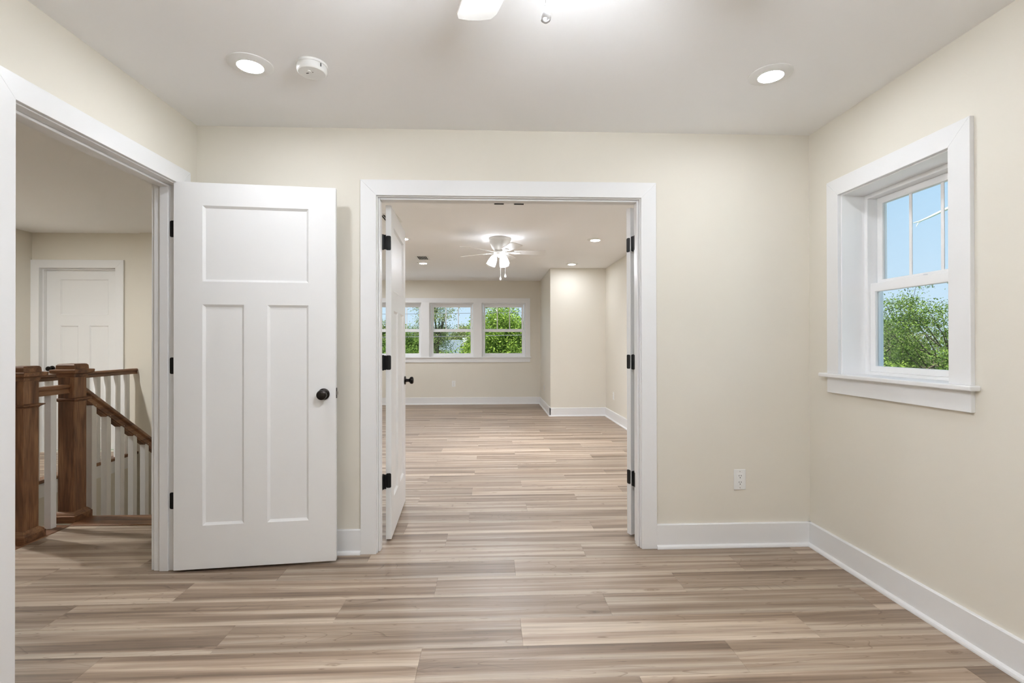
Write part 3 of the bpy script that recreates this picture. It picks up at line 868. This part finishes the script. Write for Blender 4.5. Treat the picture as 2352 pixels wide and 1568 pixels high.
# ------------------------------------------------------------------ smoke detector
sd = empty('smoke_detector', (-0.793, 2.262, H)); tag(sd, 'round white smoke detector on the ceiling', 'smoke detector')
MB().lathe([(0.066, 0.0), (0.067, -0.004), (0.066, -0.010), (0.0625, -0.011)], 48).build('mounting_plate', PLASTIC, sd, smooth=True)
MB().lathe([(0.0625, -0.010), (0.0635, -0.016), (0.0635, -0.030), (0.061, -0.037), (0.057, -0.040), (0.004, -0.0405)], 48).build('body', PLASTIC, sd, smooth=True)
MB().lathe([(0.008, -0.040), (0.0075, -0.043), (0.001, -0.0432)], 20, (-0.006, -0.022, 0)).build('test_button', PLASTIC, sd, smooth=True)
for (dx, dy) in ((-0.022, -0.002), (-0.018, -0.003), (-0.014, -0.004), (0.008, -0.012)):
    MB().lathe([(0.0025, -0.0395), (0.0025, -0.0412)], 10, (dx, dy, 0)).build('sounder_hole', DARK, sd)
MB().box(0.050, 0.053, -0.040, -0.036, -0.028, -0.014).build('side_slot', GREYD, sd)

# ------------------------------------------------------------------ electrical outlets
def outlet(label, loc, rz):
    r = empty('electrical_outlet', loc, rz); tag(r, label, 'outlet', 'white wall outlets')
    # local: plate in XZ, facing -Y
    MB().box(-0.036, 0.036, -0.006, 0.0, -0.060, 0.060).build('cover_plate', PLASTIC, r, bevel=0.003, seg=3)
    MB().box(-0.0165, 0.0165, -0.0085, -0.004, -0.0335, 0.0335).build('receptacle', PLASTIC, r, bevel=0.0015)
    for zc in (0.016, -0.022):
        for dx in (-0.0063, 0.0063):
            MB().box(dx - 0.0013, dx + 0.0013, -0.0089, -0.008, zc + 0.004, zc + 0.0115).build('slot', DARK, r)
        MB().box(-0.0024, 0.0024, -0.0089, -0.008, zc - 0.0068, zc - 0.0018).build('ground_hole', DARK, r)
    for zc in (0.048, -0.048):
        MB().lathe([(0.0028, 0), (0.0028, 0.0008), (0.001, 0.0012)], 12).build('screw', CHAIN, r, loc=(0, -0.0058, zc), rot=(PI / 2, 0, 0))
    return r
outlet('white electrical outlet on the wall beside the double doorway', (1.4725, D, 0.395), 0)
outlet('white electrical outlet below the three far windows', (-0.737, YF, 0.408), 0)
outlet('white electrical outlet on the side of the boxed-out wall', (0.98, 9.20, 0.380), -PI / 2)
outlet('white electrical outlet on the outside wall of the far room', (XR, 7.72, 0.385), -PI / 2)

# ------------------------------------------------------------------ supply vents
def vent(label, x, y):
    r = empty('supply_vent', (x, y, H)); tag(r, label, 'vent', 'ceiling supply vents')
    w, l = 0.092, 0.165
    ring(-w, w, -l, l, 0.022, -0.006, 0.0, 2).build('frame', PLASTIC, r, bevel=0.002)
    MB().box(-w + 0.02, w - 0.02, -l + 0.02, l - 0.02, -0.0008, -0.0002).build('duct', DARK, r)
    for k in range(7):
        xx = -w + 0.024 + (2 * w - 0.048) * k / 6
        MB().prism([(xx - 0.0055, -0.0015), (xx - 0.0035, -0.0010), (xx + 0.0045, -0.0065), (xx + 0.0025, -0.0075)], 1, -l + 0.02, l - 0.02).build('slat', PLASTIC, r)
    return r
vent('white ceiling supply vent near the far windows', -0.985, 7.31)
vent('white ceiling supply vent mostly hidden above the open door leaf', -0.995, 5.00)

# ------------------------------------------------------------------ ceiling fans
def blade_mesh():
    m = MB(); n = 14; top = []; th = 0.006
    pts = []
    r0, r1 = 0.165, 0.535
    for i in range(n + 1):
        t = i / n; r = r0 + (r1 - r0) * t
        hw = 0.050 + 0.019 * min(1, t * 1.3)
        if t > 0.93: hw *= math.sqrt(max(0.0, 1 - ((t - 0.93) / 0.075) ** 2)) * 0.25 + 0.75
        pts.append((r, hw))
    poly = [(r, -hw) for r, hw in pts] + [(r1 + 0.008, -0.02), (r1 + 0.008, 0.02)] + [(r, hw) for r, hw in pts[::-1]]
    return MB().prism(poly, 2, -th / 2, th / 2).mesh('blade', BLADE, bevel=0.0015, seg=1)
def iron_mesh():
    m = MB()
    poly = [(0.055, -0.014), (0.12, -0.010), (0.15, -0.026), (0.235, -0.022), (0.245, 0.0), (0.235, 0.022), (0.15, 0.026), (0.12, 0.010), (0.055, 0.014)]
    return m.prism(poly, 2, -0.010, -0.0045).mesh('blade_iron', FANW, bevel=0.0015, seg=1)
BLM, IRM = blade_mesh(), iron_mesh()
def shade_mesh(mat):
    m = MB()
    prof = [(0.018, 0.0), (0.033, -0.020), (0.042, -0.045), (0.050, -0.085), (0.0535, -0.125), (0.0515, -0.1255), (0.047, -0.075), (0.030, -0.021)]
    return m.lathe(prof, 16, cap=False).mesh('light_shade', mat, smooth=True)
SHM, SHF = shade_mesh(SHADE), shade_mesh(SHADEF)
def bulb_mesh(mat):
    return MB().lathe([(0.010, 0.0), (0.020, -0.030), (0.030, -0.060), (0.027, -0.086), (0.008, -0.100)], 8).mesh('bulb', mat, smooth=True)
BUM, BUF = bulb_mesh(BULB), bulb_mesh(BULBF)
def fan(label, x, y, a0, group, shm, bum, chains):
    r = empty('ceiling_fan', (x, y, H)); tag(r, label, 'ceiling fan', group)
    MB().lathe([(0.120, 0.0), (0.1325, -0.003), (0.1325, -0.020), (0.128, -0.028), (0.122, -0.034), (0.119, -0.050), (0.112, -0.075), (0.100, -0.105), (0.084, -0.130), (0.074, -0.142), (0.070, -0.149)], 48).build('motor_housing', FANW, r, smooth=True)
    MB().lathe([(0.066, -0.149), (0.066, -0.156), (0.072, -0.157), (0.072, -0.172), (0.060, -0.176)], 40).build('rotor_hub', FANW, r, smooth=True)
    MB().lathe([(0.058, -0.176), (0.063, -0.178), (0.063, -0.198), (0.056, -0.206), (0.030, -0.209), (0.026, -0.222), (0.018, -0.228)], 36).build('switch_housing', FANW, r, smooth=True)
    for k in range(5):
        a = a0 + 2 * PI * k / 5
        b = link('blade', BLM, r, (0, 0, -0.166), (math.radians(11), 0, 0))
        b.rotation_mode = 'XYZ'
        b.rotation_euler = (Matrix.Rotation(a, 3, 'Z') @ Matrix.Rotation(math.radians(-12), 3, 'X')).to_euler()
        link('blade_iron', IRM, b)
    for k in range(3):
        a = math.radians(180 + 120 * k)
        M3 = Matrix.Rotation(a, 3, 'Z') @ Matrix.Rotation(math.radians(-24), 3, 'Y')
        arm = MB().tube([(0.030, 0, -0.205), (0.048, 0, -0.200), (0.060, 0, -0.206)], [0.010, 0.012, 0.019], 12)
        am = arm.build('lamp_arm', FANW, r, smooth=True, rot=(0, 0, a))
        s = link('light_shade', shm, r, tuple(Matrix.Rotation(a, 3, 'Z') @ Vector((0.058, 0, -0.204))), M3.to_euler())
        link('bulb', bum, s, (0, 0, -0.012))
    for (px, py, ln) in chains:
        c = MB()
        nb = int(ln / 0.0062)
        for i in range(nb):
            c.lathe([(0.0005, 0.0016), (0.0016, 0.0008), (0.0016, -0.0008), (0.0005, -0.0016)], 5, (0, 0, -0.0062 * i))
        c.tube([(0, 0, 0), (0, 0, -ln)], 0.0006, 4)
        ch = c.build('pull_chain', CHAIN, r, loc=(px, py, -0.200)); ch['kind'] = 'stuff'
        MB().lathe([(0.002, 0.0), (0.003, -0.003), (0.0026, -0.006), (0.006, -0.012), (0.0105, -0.022), (0.0118, -0.030), (0.0105, -0.036), (0.006, -0.040), (0.001, -0.041)], 20, (0, 0, -ln)).build('pull_pendant', CRYSTAL, ch, smooth=True)
    return r
fan('white five-blade ceiling fan with glass light shades in the far room', 0.108, 5.920, math.radians(2), 'white ceiling fans', SHF, BUF, ((0.004, -0.056, 0.262), (0.062, 0.010, 0.220)))
fan('white ceiling fan overhead showing one blade tip and a pull pendant', 0.113, 1.150, math.radians(108), 'white ceiling fans', SHM, BUM, ((0.008, -0.056, 0.296), (0.062, 0.010, 0.15)))

# ------------------------------------------------------------------ outdoors
LAWN = plain('lawn_green', (0.10, 0.20, 0.04), 0.9)
BARK = plain('bark', (0.13, 0.10, 0.075), 0.9)
PALEB = plain('pale_branch', (0.75, 0.74, 0.70), 0.8)
LEAF_B = leafmat('bright_leaf', (0.05, 0.12, 0.015), (0.50, 0.66, 0.13))  # dark and bright ends stand in for shadow gaps and highlights
LEAF_D = leafmat('dark_leaf', (0.045, 0.10, 0.018), (0.36, 0.50, 0.12))
LEAF_O = leafmat('olive_leaf', (0.17, 0.21, 0.09), (0.48, 0.50, 0.24))
ROOFM = plain('grey_shingle', (0.17, 0.205, 0.225), 0.8)
SIDING = plain('pale_siding', (0.34, 0.39, 0.42), 0.7)
CABLE = plain('weathered_cable', (0.16, 0.16, 0.165), 0.7)
GZ0 = -3.2
METAL = plain('pale_bounce_roofing', (0.80, 0.81, 0.82), 0.5)  # only on the added lower roofs, pale to bounce sunlight
def bounce_roof(name, label, axis, e0, e1, z0, z1, a0, a1):
    """added unseen standing-seam roof that bounces sunlight indoors, falling away from the wall: from (e0, z0) down to (e1, z1); a0..a1 along the wall"""
    r = struct(empty(name), label, 'roof')
    k = (z1 - z0) / (e1 - e0)
    poly = [(e0, z0), (e1, z1), (e1, z1 - 0.12), (e0, z0 - 0.12)]
    m = MB()
    if axis == 0: m.prism([(p[0], p[1]) for p in poly], 1, a0, a1)
    else: m.prism(poly, 0, a0, a1)
    m.build('roof_deck', METAL, r)
    n = int((a1 - a0) / 0.40)
    rib = None
    for i in range(n + 1):
        a = a0 + 0.02 + (a1 - a0 - 0.04) * i / n
        if rib is None:
            q = [(e0, z0), (e1, z1), (e1, z1 + 0.035), (e0, z0 + 0.035)]
            rib = (MB().prism(q, 1, -0.012, 0.012) if axis == 0 else MB().prism(q, 0, -0.012, 0.012)).mesh('roof_seam', METAL)
        link('roof_seam', rib, r, (0, a, 0) if axis == 0 else (a, 0, 0))
bounce_roof('bounce_roof_side', 'added unseen pale metal lower roof bouncing sunlight into the small window', 0, XR + 0.16, 4.9, 0.82, 0.30, -1.0, 9.6)  # below the sight line, added to bounce sun into the near room
bounce_roof('bounce_roof_rear', 'added unseen pale metal lower roof bouncing sunlight into the three far windows', 1, 10.13, 14.2, 0.72, 0.20, -6.0, 4.4)  # added out of sight to bounce sun onto the far-room ceiling
g = MB().box(-160, 160, 10.4, 200, GZ0 - 0.2, GZ0)
struct(g.build('lawn', LAWN), 'green lawn behind the house', 'lawn')
g = MB().box(2.4, 160, -60, 10.4, GZ0 - 0.2, GZ0)
struct(g.build('side_lawn', LAWN), 'green lawn beside the house under the small window', 'lawn')

def tree(name, label, base, crown, rad, nb, per, lsize, mat, seed, group, spread=0.32, trunk=0.16, inner=0.35):
    rng = np.random.default_rng(seed)
    bx, by, bz = base
    root = empty(name, base); tag(root, label, 'tree', group)
    cr = np.array(crown) - np.array(base); rad = np.array(rad)
    fork = np.array([0, 0, max(0.4, cr[2] - rad[2] * 0.85)])
    tm = MB()
    mid = fork * 0.5 + np.array([0.08, -0.06, 0])
    tm.tube([(0, 0, 0), tuple(mid), tuple(fork)], [trunk * 1.25, trunk, trunk * 0.85], 8)
    tm.build('trunk', BARK, root)
    # limbs and twigs
    bm_ = MB(); ends = []
    nl = 7
    limbs = []
    for i in range(nl):
        a = 2 * PI * (i + rng.random() * 0.6) / nl; e = rng.uniform(0.1, 1.2)
        d = np.array([math.cos(a) * math.cos(e), math.sin(a) * math.cos(e), math.sin(e) * 0.9])
        tip = cr + d * rad * rng.uniform(0.45, 0.7)
        m1 = (fork + tip) / 2 + rng.normal(0, 0.12, 3) * rad * 0.4
        bm_.tube([tuple(fork), tuple(m1), tuple(tip)], [trunk * 0.6, trunk * 0.38, trunk * 0.16], 6, cap=False)
        limbs.append((fork, m1, tip))
    C = []
    for i in range(nb):
        v = rng.normal(0, 1, 3); v /= np.linalg.norm(v)
        q = cr + v * rad * (rng.uniform(inner ** 3, 1.0) ** (1 / 3))
        L_ = limbs[rng.integers(nl)]
        best = min(limbs, key=lambda l: np.linalg.norm((l[1] + l[2]) / 2 - q) + rng.random() * 0.3)
        t = rng.uniform(0.2, 1.0)
        s = best[1] * (1 - t) + best[2] * t
        k = (s + q) / 2 + rng.normal(0, 0.08, 3)
        bm_.tube([tuple(s), tuple(k), tuple(q)], [trunk * 0.14, trunk * 0.09, trunk * 0.03], 4, cap=False)
        C.append(q); C.append((k + q) / 2)
    br = bm_.build('branches', BARK, root); br['kind'] = 'stuff'
    C = np.array(C)
    n = len(C) * per
    ctr = np.repeat(C, per, 0) + rng.normal(0, spread, (n, 3)) * np.array([1, 1, 0.55])
    # leaf quads, roughly facing up and outwards
    nrm = rng.normal(0, 1, (n, 3)) + np.array([0, 0, 0.9]) + 0.5 * (ctr - cr) / rad
    nrm /= np.linalg.norm(nrm, axis=1, keepdims=True)
    h = rng.normal(0, 1, (n, 3)); u = np.cross(nrm, h); u /= np.linalg.norm(u, axis=1, keepdims=True); v = np.cross(nrm, u)
    s = lsize * rng.uniform(0.6, 1.3, (n, 1))
    bend = nrm * s * 0.12
    V = np.stack([ctr - u * s * 0.5, ctr + v * s * 0.26 + bend, ctr + u * s * 0.5, ctr - v * s * 0.26 + bend], 1).reshape(-1, 3)
    F = np.arange(4 * n).reshape(-1, 4)
    fo = fast_mesh('foliage', V, F, mat, root); fo['kind'] = 'stuff'
    return root
GT = 'trees outside the windows'
tree('leafy_tree', 'large green tree filling the lower sash of the small window', (12.3, 13.2, GZ0), (12.2, 13.0, 0.0), (3.6, 3.6, 2.9), 250, 300, 0.060, LEAF_D, 3, GT, 0.20)
tree('leafy_tree', 'bright low tree at the foot of the small window view', (6.7, 7.4, GZ0), (6.7, 7.4, -0.5), (1.25, 1.25, 1.45), 110, 260, 0.055, LEAF_B, 4, GT, 0.16)
tree('leafy_tree', 'bright green tree behind the window next to the boxed-out wall', (1.0, 20.5, GZ0), (0.95, 20.5, 0.2), (2.2, 2.2, 2.7), 180, 330, 0.095, LEAF_B, 5, GT, 0.26)
tree('leafy_tree', 'thin-crowned dark tree standing behind the middle far window', (-3.25, 30.5, GZ0), (-3.35, 30.5, 2.5), (1.3, 1.3, 2.2), 40, 110, 0.095, LEAF_O, 6, GT, 0.26, 0.13)
tree('leafy_tree', 'green tree seen through the far window beside the open door leaf', (-4.0, 25.0, GZ0), (-4.1, 25.0, 0.0), (1.2, 1.5, 2.0), 110, 300, 0.095, LEAF_D, 8, GT, 0.26)
tree('leafy_tree', 'low bushy green tree in front of the grey house', (-2.35, 16.8, GZ0), (-2.35, 16.8, -0.75), (0.55, 0.7, 1.6), 110, 220, 0.085, LEAF_B, 9, GT, 0.22)
for i, (x, zt_, lab) in enumerate(((-16.5, 3.4, 'first backdrop olive tree counted from the open door leaf'), (-12.0, 3.9, 'second backdrop olive tree counted from the open door leaf'),
                                  (-7.5, 3.5, 'third backdrop olive tree counted from the open door leaf'), (-3.0, 3.2, 'fourth backdrop olive tree counted from the open door leaf'),
                                  (1.5, 3.8, 'fifth backdrop olive tree counted from the open door leaf'), (6.0, 4.2, 'sixth backdrop olive tree counted from the open door leaf'))):
    yy = 60 if i % 2 else 71
    tree('olive_tree', lab, (x, yy, GZ0), (x, yy, 0.2), (2.3, 2.4, zt_ - 0.3), 120, 130, 0.24, LEAF_O, 20 + i, 'olive trees in the backdrop', 0.42, 0.2, 0.1)
tree('olive_tree', 'olive tree growing beside the grey house toward the open door leaf', (-5.2, 38.5, GZ0), (-5.2, 38.5, 0.0), (1.4, 1.3, 2.3), 110, 160, 0.15, LEAF_O, 41, 'olive trees in the backdrop', 0.26, 0.12, 0.1)
tree('olive_tree', 'olive tree growing beside the grey house toward the boxed-out wall', (-0.7, 38.5, GZ0), (-0.7, 38.5, 0.0), (1.4, 1.3, 2.5), 110, 160, 0.15, LEAF_O, 42, 'olive trees in the backdrop', 0.26, 0.12, 0.1)
tree('leafy_tree', 'low dark green tree just below the grey house roof', (-2.75, 34.6, GZ0), (-2.75, 34.6, -1.1), (0.75, 0.5, 1.75), 90, 160, 0.12, LEAF_D, 43, GT, 0.2, 0.1, 0.1)
tree('olive_tree', 'olive tree in the backdrop behind the small window view', (18.5, 25.0, GZ0), (18.5, 25.0, -0.2), (4.5, 4.0, 2.6), 160, 200, 0.15, LEAF_O, 31, 'olive trees in the backdrop', 0.45)

# bare pale limb reaching into the upper sash of the small window
lb = empty('bare_tree', (8.6, 6.4, GZ0)); tag(lb, 'pale bare tree reaching one limb across the upper sash of the small window', 'tree', GT)
MB().tube([(0, 0, 0), (0.05, 0.02, 3.5), (-0.02, 0.05, 7.4), (0.1, 0.0, 9.2)], [0.12, 0.10, 0.07, 0.03], 10).build('trunk', PALEB, lb, smooth=True)
def limb(pts, rad): return MB().tube([(x - 8.6, y - 6.4, z - GZ0) for x, y, z in pts], rad, 8).build('limb', PALEB, lb, smooth=True)
limb([(6.729, 7.718, 3.109), (6.83, 7.714, 3.136), (6.986, 7.70, 3.205), (7.27, 7.66, 3.344), (7.85, 7.3, 3.60), (8.35, 6.7, 3.86), (8.6, 6.42, 4.1)], [0.006, 0.012, 0.017, 0.024, 0.034, 0.042, 0.05])
limb([(6.85, 7.714, 3.142), (6.80, 7.716, 3.10), (6.775, 7.717, 3.05)], [0.010, 0.007, 0.003])
limb([(8.55, 6.4, 5.6), (8.9, 6.1, 6.6), (9.4, 5.9, 7.4)], [0.05, 0.03, 0.008])
# neighbour's house
hs = empty('neighbour_house', (-4.0, 50.0, GZ0)); tag(hs, 'neighbouring house with a grey roof beyond the trees', 'house')
MB().box(-3.0, 3.0, -4, 4, 0, 3.1).build('house_walls', SIDING, hs)
MB().prism([(-4.7, 2.95), (0, 4.75), (4.7, 2.95), (4.7, 2.80), (0, 4.6), (-4.7, 2.80)], 0, -3.5, 3.5).build('roof', ROOFM, hs)
MB().box(1.25, 1.7, -1.4, -1.0, 3.6, 4.95).build('chimney', PALEB, hs)
for x in (-1.8, 0.2, 2.0):
    MB().box(x - 0.5, x + 0.5, -4.03, -3.98, 1.1, 2.4).build('house_window', GREYD, hs)

# overhead lines
def cable(label, y, za, zb, rad):
    m = MB(); pts = []
    for i in range(25):
        t = i / 24; x = -16 + 23 * t
        pts.append((x, y + 0.02 * x, za + (zb - za) * t - 0.5 * 4 * t * (1 - t) * 0.35))
    o = m.tube(pts, rad, 6).build('overhead_cable', CABLE)
    tag(o, label, 'cable', 'overhead utility cables')
cable('overhead utility cable crossing the lower sashes of the far windows', 15.0, 1.49, 1.62, 0.010)
cable('overhead utility cable crossing the upper sashes of the far windows', 15.4, 2.20, 2.32, 0.008)
